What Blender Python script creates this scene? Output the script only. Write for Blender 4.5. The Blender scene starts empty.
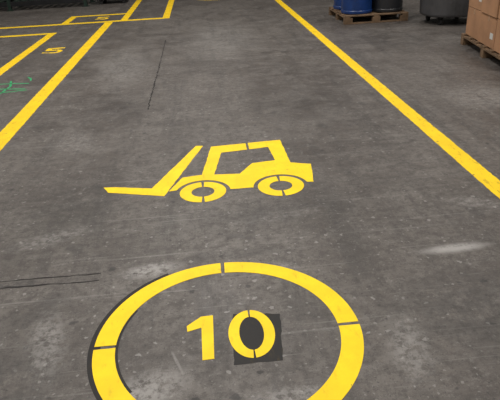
import bpy, bmesh, math, random
from mathutils import Vector, Matrix
random.seed(7)
sc=bpy.context.scene
sc.view_settings.view_transform='Standard'
sc.view_settings.look='None'
COL=bpy.context.collection

# ------------------------------------------------------------ node helpers
class NT:
    def __init__(s,name):
        s.m=bpy.data.materials.new(name); s.m.use_nodes=True
        s.t=s.m.node_tree; s.t.nodes.clear()
        s.out=s.n('ShaderNodeOutputMaterial'); s.b=s.n('ShaderNodeBsdfPrincipled')
        s.l(s.b.outputs[0],s.out.inputs[0])
        s.co=s.n('ShaderNodeTexCoord').outputs['Object']
    def n(s,k): return s.t.nodes.new(k)
    def l(s,a,b): s.t.links.new(a,b)
    def put(s,sock,v):
        if isinstance(v,bpy.types.NodeSocket): s.l(v,sock)
        elif isinstance(v,(tuple,list)): sock.default_value=(*v,1) if len(v)==3 and sock.type=='RGBA' else v
        else: sock.default_value=v
    def map(s,scale=(1,1,1),loc=(0,0,0),src=None,rot=(0,0,0)):
        m=s.n('ShaderNodeMapping'); s.l(src or s.co,m.inputs[0])
        m.inputs['Scale'].default_value=scale; m.inputs['Location'].default_value=loc; m.inputs['Rotation'].default_value=rot
        return m.outputs[0]
    def noise(s,scale,detail=4,rough=.55,vec=None,dist=0):
        m=s.n('ShaderNodeTexNoise'); s.l(vec or s.co,m.inputs['Vector'])
        m.inputs['Scale'].default_value=scale; m.inputs['Detail'].default_value=detail
        m.inputs['Roughness'].default_value=rough; m.inputs['Distortion'].default_value=dist
        return m.outputs[0]
    def ramp(s,v,a,b,lo=0.,hi=1.):
        m=s.n('ShaderNodeMapRange'); m.interpolation_type='SMOOTHSTEP'
        s.put(m.inputs['Value'],v)
        m.inputs['From Min'].default_value=a; m.inputs['From Max'].default_value=b
        m.inputs['To Min'].default_value=lo; m.inputs['To Max'].default_value=hi
        return m.outputs[0]
    def math(s,op,a,b=0.):
        m=s.n('ShaderNodeMath'); m.operation=op; s.put(m.inputs[0],a); s.put(m.inputs[1],b); return m.outputs[0]
    def mix(s,f,a,b,mode='MIX'):
        m=s.n('ShaderNodeMix'); m.data_type='RGBA'; m.blend_type=mode
        s.put(m.inputs[0],f); s.put(m.inputs[6],a); s.put(m.inputs[7],b); return m.outputs[2]
    def bump(s,h,st=.3,d=.01):
        m=s.n('ShaderNodeBump'); m.inputs['Strength'].default_value=st; m.inputs['Distance'].default_value=d
        s.put(m.inputs['Height'],h); s.l(m.outputs[0],s.b.inputs['Normal'])
    def dots(s,scale,size,density,loc=(0,0,0)):
        # irregular droplets: a voronoi cell keeps a dot only if its random value passes
        wob=s.n('ShaderNodeVectorMath'); wob.operation='MULTIPLY_ADD'
        nz=s.n('ShaderNodeTexNoise'); s.l(s.co,nz.inputs['Vector']); nz.inputs['Scale'].default_value=scale*3
        s.l(nz.outputs[1],wob.inputs[0]); wob.inputs[1].default_value=(.5/scale,)*3; s.l(s.map(loc=loc),wob.inputs[2])
        v=s.n('ShaderNodeTexVoronoi'); v.voronoi_dimensions='2D'; s.l(wob.outputs[0],v.inputs['Vector']); v.inputs['Scale'].default_value=scale
        sep=s.n('ShaderNodeSeparateColor'); s.l(v.outputs['Color'],sep.inputs[0])
        rad=s.math('MULTIPLY',sep.outputs[1],size)
        inside=s.ramp(s.math('SUBTRACT',rad,v.outputs['Distance']),0,.06)
        return s.math('MULTIPLY',inside,s.math('LESS_THAN',sep.outputs[0],density))
    def blob(s,x,y,rx,ry,rot=0,soft=.6):
        sub=s.n('ShaderNodeVectorMath'); sub.operation='SUBTRACT'; s.l(s.co,sub.inputs[0]); sub.inputs[1].default_value=(x,y,0)
        v=s.map((1,1,1),(0,0,0),sub.outputs[0],(0,0,-rot))
        mu=s.n('ShaderNodeVectorMath'); mu.operation='MULTIPLY'; s.l(v,mu.inputs[0]); mu.inputs[1].default_value=(1/rx,1/ry,0)
        ln=s.n('ShaderNodeVectorMath'); ln.operation='LENGTH'; s.l(mu.outputs[0],ln.inputs[0])
        return s.math('SUBTRACT',1.0,s.ramp(ln.outputs['Value'],1-soft,1.0))

def simple(name,c,rough=.6,metal=0,var=.15,sc_=8,bump=.1):
    t=NT(name)
    n=t.noise(sc_,5,.6)
    c2=tuple(x*(1-var*2) for x in c)
    t.put(t.b.inputs['Base Color'],t.mix(t.ramp(n,.3,.7),c2,c))
    t.b.inputs['Roughness'].default_value=rough; t.b.inputs['Metallic'].default_value=metal
    if bump: t.bump(t.noise(sc_*8,3),bump,.002)
    return t.m

# ------------------------------------------------------------ floor material
def floor_mat():
    t=NT('stained_concrete')
    big=t.noise(.6,5,.65); mid=t.noise(2.6,8,.72,dist=.6); fine=t.noise(16,8,.8); grit=t.noise(170,3,.8)
    drag=t.noise(1.7,9,.76,t.map((2.8,.30,1),(3,1,0),rot=(0,0,.05)))
    cross=t.noise(1.8,9,.78,t.map((.45,3.0,1),(1,7,0),rot=(0,0,.3)))
    c=t.mix(t.ramp(big,.38,.62),(.062,.052,.046),(.110,.097,.087))
    c=t.mix(t.ramp(mid,.44,.62,0,.75),c,(.130,.118,.108))
    c=t.mix(t.ramp(drag,.49,.64,0,.66),c,(.041,.036,.033))
    c=t.mix(t.ramp(cross,.53,.68,0,.40),c,(.168,.155,.144))
    c=t.mix(t.ramp(fine,.44,.60,0,.60),c,(.039,.034,.031))
    c=t.mix(t.ramp(t.noise(9,9,.85,t.map(loc=(4,4,0))),.54,.64,0,.45),c,(.19,.178,.167))
    c=t.mix(t.ramp(t.noise(34,6,.8,t.map(loc=(8,1,0))),.56,.64,0,.35),c,(.21,.20,.19))
    c=t.mix(t.ramp(grit,.56,.70,0,.5),c,(.22,.21,.20))
    c=t.mix(t.ramp(t.noise(60,4,.7,t.map(loc=(5,5,0))),.58,.64,0,.7),c,(.022,.020,.019))
    # droplets: pale and dark
    c=t.mix(t.math('MULTIPLY',t.dots(13,.17,.30),.55),c,(.30,.29,.28))
    c=t.mix(t.math('MULTIPLY',t.dots(7,.15,.30,(3,3,0)),.75),c,(.020,.018,.018))
    c=t.mix(t.math('MULTIPLY',t.dots(26,.22,.25,(1,5,0)),.45),c,(.27,.26,.25))
    c=t.mix(t.math('MULTIPLY',t.dots(2.2,.16,.35,(.3,.7,0)),.45),c,(.026,.024,.023))
    # thin scratches left by tyres and pallets
    for (rot,sx,sy,th,k) in [(.18,.5,22,.65,.28),(-1.2,.6,26,.65,.3),(1.5,.35,18,.64,.4),(.7,.5,24,.66,.3)]:
        c=t.mix(t.ramp(t.noise(1.6,4,.6,t.map((sx,sy,1),(rot,3*rot,0),rot=(0,0,rot)),.3),th,th+.04,0,k),c,(.21,.20,.19))
    # pale scuffs & dried spills (real stains)
    for (x,y,rx,ry,r,k,th) in [(1.25,2.41,.26,.06,.05,.85,.38),(-.38,2.46,.22,.09,.1,.75,.44),(-.20,3.95,.05,.26,-.33,.8,.40),
            (-.22,1.75,.010,.10,.35,.45,.35),(.30,2.38,.14,.06,0,.45,.46),(-1.0,2.9,.35,.12,.4,.4,.48),(1.6,2.9,.3,.1,-.4,.4,.48),
            (-1.1,7.5,.5,1.6,.1,.35,.45),(.3,9,.8,2.2,0,.30,.45),(2.7,5.0,.5,.6,.4,.35,.48),(-.35,1.60,.28,.14,.4,.65,.44),(.42,2.95,.5,.1,.2,.35,.5),
            (-.80,1.95,.12,.35,.2,.5,.46),(.75,1.7,.12,.3,-.2,.45,.46),(-1.3,1.9,.35,.2,.5,.4,.5),(1.5,2.0,.4,.2,.3,.35,.5),(.2,1.5,.3,.08,.2,.45,.46),(-1.2,4.6,.3,.5,.3,.3,.48)]:
        m=t.math('MULTIPLY',t.blob(x,y,rx,ry,r,.8),t.ramp(t.noise(24,8,.8),th-.05,th+.12))
        c=t.mix(t.math('MULTIPLY',m,k),c,(.33,.32,.31))
    # oily / dark patches
    for (x,y,rx,ry,r,k) in [(-1.15,2.44,.6,.045,0,.85),(-.25,4.05,.05,.30,-.35,.8),(-.95,3.3,.5,.6,0,.45),(.9,5.2,.7,1.1,0,.35),(-1.0,1.7,.5,.5,0,.55),
            (1.1,1.9,.6,.5,0,.55),(.3,3.0,.9,.25,.1,.4),(.1,1.9,.5,.45,0,.35),(-.30,3.38,.05,.12,.3,.5),(.05,2.55,.5,.08,0,.45),(-.9,2.2,.3,.15,.6,.5),
            (2.8,8,.6,1.2,0,.4),(-.9,5.6,.4,.8,.3,.35)]:
        m=t.math('MULTIPLY',t.blob(x,y,rx,ry,r,.9),t.ramp(t.noise(6,8,.8,t.map(loc=(2,9,0))),.40,.54))
        c=t.mix(t.math('MULTIPLY',m,k),c,(.026,.024,.023))
    t.put(t.b.inputs['Base Color'],c)
    r=t.math('ADD',t.ramp(mid,.3,.7,.36,.56),t.ramp(fine,.3,.7,-.04,.16))
    t.put(t.b.inputs['Roughness'],r)
    h=t.math('ADD',t.math('MULTIPLY',fine,.6),t.math('MULTIPLY',grit,.3))
    t.bump(h,.5,.004)
    return t.m

def paint_mat(name,col,dirty=.35,chip=.68):
    t=NT(name)
    a=t.noise(5,5,.65); b=t.noise(60,5,.7); d=t.noise(14,6,.7,t.map((2,.6,1)))
    c=t.mix(t.ramp(a,.35,.7),tuple(x*.88 for x in col),col)
    c=t.mix(t.ramp(d,.54,.72,0,dirty),c,(.22,.14,.02))
    c=t.mix(t.ramp(b,chip,chip+.05,0,.85),c,(.08,.07,.06))
    c=t.mix(t.math('MULTIPLY',t.dots(9,.12,.3),dirty),c,(.07,.06,.05))
    t.put(t.b.inputs['Base Color'],c); t.b.inputs['Roughness'].default_value=.55
    t.b.inputs['Specular IOR Level'].default_value=.25
    t.bump(b,.25,.003)
    return t.m

YEL=paint_mat('yellow_floor_paint',(.95,.63,.008),.6,.62)
YEL_F=paint_mat('fresh_yellow_floor_paint',(1.0,.69,.010),.25,.66)
BLK=paint_mat('black_floor_paint',(.016,.015,.015),.12,.70)
GRN=paint_mat('green_marker_paint',(.03,.42,.16),.3,.56)
CRK=simple('crack_dirt',(.014,.012,.012),.9)

# ------------------------------------------------------------ mesh helpers
def link(o,parent=None):
    COL.objects.link(o)
    if parent: o.parent=parent
    return o
def rough_edge(p,j):
    out=[]; n=len(p); rr=random.Random(11)
    for i in range(n):
        a=Vector(p[i]); b=Vector(p[(i+1)%n]); L=(b-a).length
        k=max(1,int(L/.03)); nn=Vector((-(b-a).y,(b-a).x)).normalized() if L>0 else Vector((0,0))
        for q in range(k):
            pt=a+(b-a)*(q/k)
            if q>0: pt=pt+nn*rr.uniform(-j,j)
            out.append(tuple(pt))
    return out
def flat(polys,name,mat,z=.0016,parent=None,z0=.0002,jit=0):
    bm=bmesh.new()
    for p in polys:
        if jit: p=rough_edge(p,jit)
        vb=[bm.verts.new((x,y,z0)) for x,y in p]
        f=bm.faces.new(vb)
        r=bmesh.ops.extrude_face_region(bm,geom=[f])
        for v in [g for g in r['geom'] if isinstance(g,bmesh.types.BMVert)]: v.co.z=z
    bmesh.ops.recalc_face_normals(bm,faces=bm.faces)
    me=bpy.data.meshes.new(name); bm.to_mesh(me); bm.free()
    me.materials.append(mat)
    return link(bpy.data.objects.new(name,me),parent)
def rect(x0,y0,x1,y1): return [(x0,y0),(x1,y0),(x1,y1),(x0,y1)]
def sector(cx,cy,rx,ry,tx,ty,a0,a1,n=48):
    A=[math.radians(a0+(a1-a0)*i/n) for i in range(n+1)]
    o=[(cx+rx*math.cos(a),cy+ry*math.sin(a)) for a in A]
    i=[(cx+(rx-tx)*math.cos(a),cy+(ry-ty)*math.sin(a)) for a in reversed(A)]
    return o+i
def arc(cx,cy,r,a0,a1,n=20):
    return [(cx+r*math.cos(math.radians(a0+(a1-a0)*i/n)),cy+r*math.sin(math.radians(a0+(a1-a0)*i/n))) for i in range(n+1)]
def box(bm,x0,y0,z0,x1,y1,z1,mi=0):
    v=[bm.verts.new(c) for c in [(x0,y0,z0),(x1,y0,z0),(x1,y1,z0),(x0,y1,z0),(x0,y0,z1),(x1,y0,z1),(x1,y1,z1),(x0,y1,z1)]]
    for q in [(0,3,2,1),(4,5,6,7),(0,1,5,4),(1,2,6,5),(2,3,7,6),(3,0,4,7)]:
        f=bm.faces.new([v[i] for i in q]); f.material_index=mi
def mesh(name,bm,mats,parent=None,loc=(0,0,0),rot=0,smooth=False,bevel=0):
    bmesh.ops.recalc_face_normals(bm,faces=bm.faces)
    me=bpy.data.meshes.new(name); bm.to_mesh(me); bm.free()
    for m in mats: me.materials.append(m)
    o=link(bpy.data.objects.new(name,me),parent); o.location=loc; o.rotation_euler=(0,0,rot)
    if smooth:
        for p in me.polygons: p.use_smooth=True
    if bevel:
        b=o.modifiers.new('bevel','BEVEL'); b.width=bevel; b.segments=2; b.limit_method='ANGLE'
    return o
def lathe(bm,prof,n=48,cx=0,cy=0,mi=0):
    rings=[]
    for r,z in prof:
        if r<=1e-6: rings.append([bm.verts.new((cx,cy,z))])
        else: rings.append([bm.verts.new((cx+r*math.cos(2*math.pi*i/n),cy+r*math.sin(2*math.pi*i/n),z)) for i in range(n)])
    for a,b in zip(rings,rings[1:]):
        for i in range(n):
            j=(i+1)%n
            if len(a)==1: f=[a[0],b[i],b[j]]
            elif len(b)==1: f=[a[i],a[j],b[0]]
            else: f=[a[i],a[j],b[j],b[i]]
            bm.faces.new(f).material_index=mi
def empty(name,loc=(0,0,0),rot=0):
    e=bpy.data.objects.new(name,None); e.location=loc; e.rotation_euler=(0,0,rot); e.empty_display_size=.2; return link(e)

# ------------------------------------------------------------ room
X0,X1,Y0,Y1,H=-9,9,-5,22,6.5
bm=bmesh.new(); box(bm,X0-.2,Y0-.2,-.2,X1+.2,Y1+.2,0); FLOOR=mesh('floor',bm,[floor_mat()])
WALL=simple('painted_block_wall',(.30,.30,.285),.8,var=.06,sc_=1.5)
CEIL=simple('ceiling_sheet',(.30,.30,.30),.85,var=.04,sc_=1)
for nm,a in [('wall_left',(X0-.2,Y0-.2,0,X0,Y1+.2,H)),('wall_right',(X1,Y0-.2,0,X1+.2,Y1+.2,H)),('wall_back',(X0,Y1,0,X1,Y1+.2,H)),('wall_front',(X0,Y0-.2,0,X1,Y0,H))]:
    bm=bmesh.new(); box(bm,*a); mesh(nm,bm,[WALL])
bm=bmesh.new(); box(bm,X0-.2,Y0-.2,H,X1+.2,Y1+.2,H+.2); mesh('ceiling',bm,[CEIL])

# ------------------------------------------------------------ floor joints / cracks
def jag(pts,w,name,seed=1):
    random.seed(seed); L=[];R=[]
    for (ax,ay),(bx,by) in zip(pts,pts[1:]):
        d=Vector((bx-ax,by-ay)); n=Vector((-d.y,d.x)).normalized(); k=max(4,int(d.length/.04))
        for i in range(k):
            p=Vector((ax,ay))+d*(i/k)+n*random.uniform(-.35,.35)*w
            ww=w*random.uniform(.3,1.0)/2
            L.append(tuple(p+n*ww)); R.append(tuple(p-n*ww))
    flat([L+R[::-1]],name,CRK,.0006,FLOOR)
jag([(-.617,5.4),(-.612,7.2),(-.617,9.3)],.020,'joint_long',3)
jag([(-1.7,2.487),(-1.1,2.478),(-.60,2.476)],.013,'joint_cross_1',4)
jag([(-1.7,2.425),(-1.1,2.418),(-.60,2.408)],.013,'joint_cross_2',5)

# ------------------------------------------------------------ lane lines
flat([rect(-1.95,-4,-1.79,11.70)],'lane_line_marking',YEL,.0012,jit=.003)
flat([rect(1.76,-4,1.89,20)],'lane_line_marking',YEL,.0012,jit=.003)
flat([rect(-7,11.72,-.66,11.88),rect(-1.66,11.88,-1.52,20),rect(-.80,11.88,-.66,20),
      rect(-2.86,11.88,-2.72,12.78),rect(-2.86,12.78,-1.66,12.93)],'walkway_line_marking',YEL,.0012)
flat([rect(-7,10.62,-2.70,10.77),rect(-2.84,3.2,-2.70,10.62)],'parking_bay_marking',YEL,.0012,jit=.003)

def five(x,y,s,name):
    P=[(-.12,.02),(-.12,.22),(.13,.22),(.13,.15),(-.04,.15),(-.04,.08),(.04,.08)]+[(.04+.10*math.cos(a),-.05+.13*math.sin(a)) for a in [math.radians(80-20*i) for i in range(12)]]
    P+=[(-.13,-.13),(-.13,-.07),(-.04,-.115)]+[(.03+.05*math.cos(a),-.05+.065*math.sin(a)) for a in [math.radians(-110+25*i) for i in range(8)]]
    flat([[(x+a*s,y+b*s) for a,b in P]],name,YEL,.0012)
five(-2.36,8.95,1.1,'bay_number_marking')
five(-2.1,12.32,1.0,'bay_number_marking')

def stroke(pts,w):
    L=[];R=[]
    for i,p in enumerate(pts):
        a=Vector(pts[max(0,i-1)]); b=Vector(pts[min(len(pts)-1,i+1)]); n=Vector((-(b-a).y,(b-a).x)).normalized()*w/2
        L.append(tuple(Vector(p)+n)); R.append(tuple(Vector(p)-n))
    return L+R[::-1]
flat([stroke([(-2.62,6.95),(-2.40,6.93),(-2.18,6.88)],.026),
      stroke([(-2.60,6.72),(-2.35,6.66),(-2.16,6.62)],.028),
      stroke([(-2.52,6.50),(-2.32,6.52),(-2.12,6.56)],.024),
      stroke([(-2.45,7.06),(-2.38,6.8),(-2.40,6.46)],.026),
      stroke([(-2.28,7.22),(-2.22,7.12),(-2.2,7.02)],.022)],'green_scribble_marking',GRN,.001)

# ------------------------------------------------------------ speed-limit circle with 10
cx,cy,R=0,1.885,.583
g=1.0
e=empty('speed_limit_circle_marking')
flat([sector(cx-.008,cy+.004,R+.014,R+.014,.05,.05,118,235),sector(cx,cy,R-.09,R-.09,.016,.016,150,215)],'old_black_ring_paint',BLK,.0006,e,jit=.003)
ring=[sector(cx,cy,R,R,.094,.094,a+g,a+90-g) for a in (0,90,180,270)]
flat(ring,'ring',YEL_F,.0016,e,jit=.0015)
flat([[(-.183,1.974),(-.118,2.032),(-.063,2.034),(-.066,1.748),(-.115,1.746),(-.117,1.955),(-.180,1.935)]],'digit_one',YEL_F,.0016,e)
flat([sector(.103,1.888,.102,.158,.048,.048,93,267,32),sector(.103,1.888,.102,.158,.048,.048,-87,87,32)],'digit_zero',YEL_F,.0016,e)
flat([[(.012,1.70),(.215,1.70),(.245,2.0),(.03,2.03)]],'black_patch_paint',BLK,.0007,e,jit=.004)
e2=empty('speed_limit_circle_marking')
flat([sector(.45,15.0,.62,.62,.10,.10,a+g,a+90-g,24) for a in (0,90,180,270)],'ring',YEL,.0014,e2)

# ------------------------------------------------------------ forklift pictogram
e=empty('forklift_floor_marking')
flat([[(-.788,3.572),(-.70,3.560),(-.445,3.492),(-.135,4.262),(-.078,4.251),(-.352,3.352),(-.745,3.482)]],'fork_and_mast',YEL_F,.0016,e,jit=.002)
fx,fy,rx_,ry_=-.09,3.372,.444,3.368
body=[(.272,4.236),(-.013,4.216),(-.093,3.658),(-.235,3.636),(-.325,3.42)]
body+=arc(fx,fy,.188,162,2)
body+=arc(rx_,ry_,.188,178,8)
body+=[(.675,3.39),(.717,3.699),(.572,3.756),(.562,4.251),(.292,4.238),(.292,4.093),(.445,4.113),(.465,3.825),(.286,3.80),(.181,3.625),(-.005,3.645),(.066,4.068),(.272,4.09)]
flat([body],'body',YEL_F,.0016,e,jit=.002)
for nm,(x,y) in (('wheel_1',(fx,fy)),('wheel_2',(rx_,ry_))):
    flat([sector(x,y,.158,.158,.080,.080,94,266,32),sector(x,y,.158,.158,.080,.080,-86,86,32)],nm,YEL_F,.0016,e)

# ------------------------------------------------------------ props
WOOD=simple('pallet_wood',(.20,.125,.07),.85,var=.25,sc_=6)
CARD=simple('cardboard',(.42,.225,.12),.85,var=.12,sc_=3)
TAPE=simple('packing_tape',(.44,.27,.16),.4,var=.05)
LABEL=simple('paper_label',(.6,.6,.58),.6,var=.03)
BLUE=simple('blue_drum_plastic',(.008,.045,.20),.38,var=.2,sc_=4,bump=.05)
BLKP=simple('black_drum_plastic',(.02,.022,.026),.42,var=.15,sc_=4,bump=.05)
GREY=simple('grey_tub_metal',(.085,.085,.09),.5,.2,var=.2,sc_=4)
STEEL=simple('dark_steel',(.025,.026,.028),.45,.5)
RUB=simple('black_rubber',(.015,.015,.015),.7)
GSTEEL=simple('green_rack_steel',(.015,.035,.025),.5,.2)

def pallet(name,x,y,w,d,rot=0):
    bm=bmesh.new()
    for i in range(3):
        yy=i*(d-.1)/2; box(bm,0,yy,0.0,w,yy+.1,.022)
        for j in range(3):
            xx=j*(w-.14)/2; box(bm,xx,yy,.022,xx+.14,yy+.1,.10)
    for j in range(3):
        xx=j*(w-.1)/2; box(bm,xx,0,.10,xx+.1,d,.122)
    n=7
    for i in range(n):
        yy=i*(d-.1)/(n-1); box(bm,0,yy,.122,w,yy+.1,.144)
    return mesh(name,bm,[WOOD],None,(x,y,0),rot,bevel=.003)

PR=math.radians(-8)
PX,PY=3.30,5.74
pallet('wooden_pallet',PX,PY,1.15,1.75,PR)
e=empty('cardboard_box_stack',(PX,PY,0),PR)
random.seed(5)
k=0
for L in range(3):
    z=.146+L*.362
    for i in range(3):
        for j in range(2):
            k+=1
            x=.03+j*.55+random.uniform(-.012,.012); y=.05+i*.56+random.uniform(-.008,.008); w,d,h=.52,.54,.355
            bm=bmesh.new(); box(bm,x,y,z,x+w,y+d,z+h)
            box(bm,x-.0015,y+d/2-.03,z+h-.07,x,y+d/2+.03,z+h,1)
            box(bm,x,y+d/2-.03,z+h,x+w,y+d/2+.03,z+h+.0015,1)
            if (i+L)%2: box(bm,x-.0015,y+.06,z+.10,x,y+.16,z+.17,2)
            box(bm,x+w/2-.05,y-.0015,z+.1,x+w/2+.08,y,z+.19,2)
            mesh('box_%d'%k,bm,[CARD,TAPE,LABEL],e,bevel=.006)

pallet('wooden_pallet',2.44,9.60,1.12,1.25)
def drum(name,x,y,mat):
    bm=bmesh.new(); r=.272
    prof=[(0,0),(r-.02,0),(r-.005,.006),(r,.02),(r,.05),(r-.008,.06)]
    prof+=[(r-.008,.28),(r+.006,.29),(r+.006,.31),(r-.008,.32),(r-.008,.57),(r+.006,.58),(r+.006,.60),(r-.008,.61),(r-.008,.83),(r+.008,.84),(r+.008,.875),(r-.01,.88),(r-.02,.865),(0,.865)]
    lathe(bm,prof)
    for a,s in ((.17,.035),(-.17,.025)):
        lathe(bm,[(s,.865),(s,.885),(0,.885)],16,a,0)
    mesh(name,bm,[mat],None,(x,y,.145))
drum('plastic_drum',2.73,9.93,BLUE); drum('plastic_drum',2.73,10.52,BLUE)
drum('plastic_drum',3.28,9.93,BLKP); drum('plastic_drum',3.28,10.52,BLUE)

# round tub on casters
e=empty('wheeled_tub',(4.13,9.25,0))
bm=bmesh.new()
lathe(bm,[(0,.13),(.44,.13),(.47,.145),(.48,.17),(.50,.50),(.505,.52),(.505,.56),(.50,.58),(.52,.95),(.55,.955),(.55,.99),(.515,.99),(.505,.96),(.49,.6),(.46,.18),(0,.17)])
mesh('tub',bm,[GREY],e)
bm=bmesh.new(); bm2=bmesh.new()
for a in range(4):
    ax=.36*math.cos(math.pi/4+a*math.pi/2); ay=.36*math.sin(math.pi/4+a*math.pi/2)
    box(bm,ax-.05,ay-.04,.115,ax+.05,ay+.04,.13)
    box(bm,ax-.032,ay-.03,.05,ax-.026,ay+.03,.115); box(bm,ax+.026,ay-.03,.05,ax+.032,ay+.03,.115)
    vs=[]
    for s in (-.022,.022):
        vs.append([bm2.verts.new((ax+s,ay+.05*math.cos(t*math.pi/12),.05+.05*math.sin(t*math.pi/12))) for t in range(24)])
    for t in range(24):
        u=(t+1)%24; bm2.faces.new([vs[0][t],vs[0][u],vs[1][u],vs[1][t]])
    bm2.faces.new(vs[0]); bm2.faces.new(vs[1][::-1])
mesh('caster_brackets',bm,[STEEL],e); mesh('caster_wheels',bm2,[RUB],e)

# steel rack far left
bm=bmesh.new()
xs=[-6.6,-4.75,-2.9]; y0,y1=14.7,15.7
for x in xs:
    for y in (y0,y1-.08):
        box(bm,x,y,0.012,x+.08,y+.08,3.0); box(bm,x-.04,y-.04,0,x+.12,y+.12,.012)
    for z in (.3,.9,1.5,2.1,2.7): box(bm,x+.02,y0+.08,z,x+.06,y1-.08,z+.04)
for z in (.10,1.3,2.4):
    for y in (y0,y1-.05): box(bm,xs[0]+.08,y,z,xs[1],y+.05,z+.11,1); box(bm,xs[1]+.08,y,z,xs[2],y+.05,z+.11,1)
    for i in range(20):
        x=xs[0]+.12+i*.19
        if abs(x-xs[1])>.12 and x<xs[2]-.1: box(bm,x,y0,z+.111,x+.12,y1,z+.135)
mesh('storage_rack',bm,[GSTEEL,STEEL],bevel=.003)
bm=bmesh.new()
box(bm,-2.6,14.9,.10,-1.85,15.7,1.1); box(bm,-2.65,14.85,1.1,-1.80,15.75,1.16,1); box(bm,-2.45,14.885,.45,-1.95,14.9,1.0,1)
for x in (-2.55,-1.98):
    for y in (14.95,15.57): box(bm,x,y,0,x+.08,y+.08,.10,1)
mesh('machine_cabinet',bm,[STEEL,RUB],bevel=.008)

# ------------------------------------------------------------ lights
EM=bpy.data.materials.new('lamp_diffuser'); EM.use_nodes=True
b=EM.node_tree.nodes['Principled BSDF']; b.inputs['Emission Color'].default_value=(1,.96,.9,1); b.inputs['Emission Strength'].default_value=4
LP=simple('lamp_housing',(.6,.6,.6),.5)
for yy,en in ((-2,100),(3,150),(8,165),(13,105),(18,25)):
    for xx in (-5.5,-.3,5.0):
        bm=bmesh.new(); box(bm,xx-.75,yy-.15,H-.10,xx+.75,yy+.15,H); box(bm,xx-.70,yy-.11,H-.12,xx+.70,yy+.11,H-.10,1)
        mesh('ceiling_lamp',bm,[LP,EM])
        ld=bpy.data.lights.new('lamp_light','AREA'); ld.shape='RECTANGLE'; ld.size=1.4; ld.size_y=.25
        ld.energy=en*(.70 if xx!=-.3 else 1.3); ld.color=(1,.955,.90)
        lo=bpy.data.objects.new('lamp_light',ld); link(lo); lo.location=(xx,yy,H-.14)
w=bpy.data.worlds.new('World'); sc.world=w; w.use_nodes=True
w.node_tree.nodes['Background'].inputs[0].default_value=(.5,.5,.52,1); w.node_tree.nodes['Background'].inputs[1].default_value=.3

# ------------------------------------------------------------ camera
pit,yaw,roll=.4641384,.0672276,.0533093
z=Vector((0,0,1)); r0=Vector((math.cos(yaw),-math.sin(yaw),0)); f0=Vector((math.sin(yaw),math.cos(yaw),0))
view=f0*math.cos(pit)-z*math.sin(pit); d0=-(f0*math.sin(pit)+z*math.cos(pit))
rt=r0*math.cos(roll)+d0*math.sin(roll); up=-(-r0*math.sin(roll)+d0*math.cos(roll))
cd=bpy.data.cameras.new('camera'); cd.sensor_width=36; cd.lens=36*546.5073/500
cam=bpy.data.objects.new('camera',cd); link(cam)
M=Matrix((rt,up,-view)).transposed().to_4x4(); M.translation=Vector((0,0,1.6)); cam.matrix_world=M
sc.camera=cam
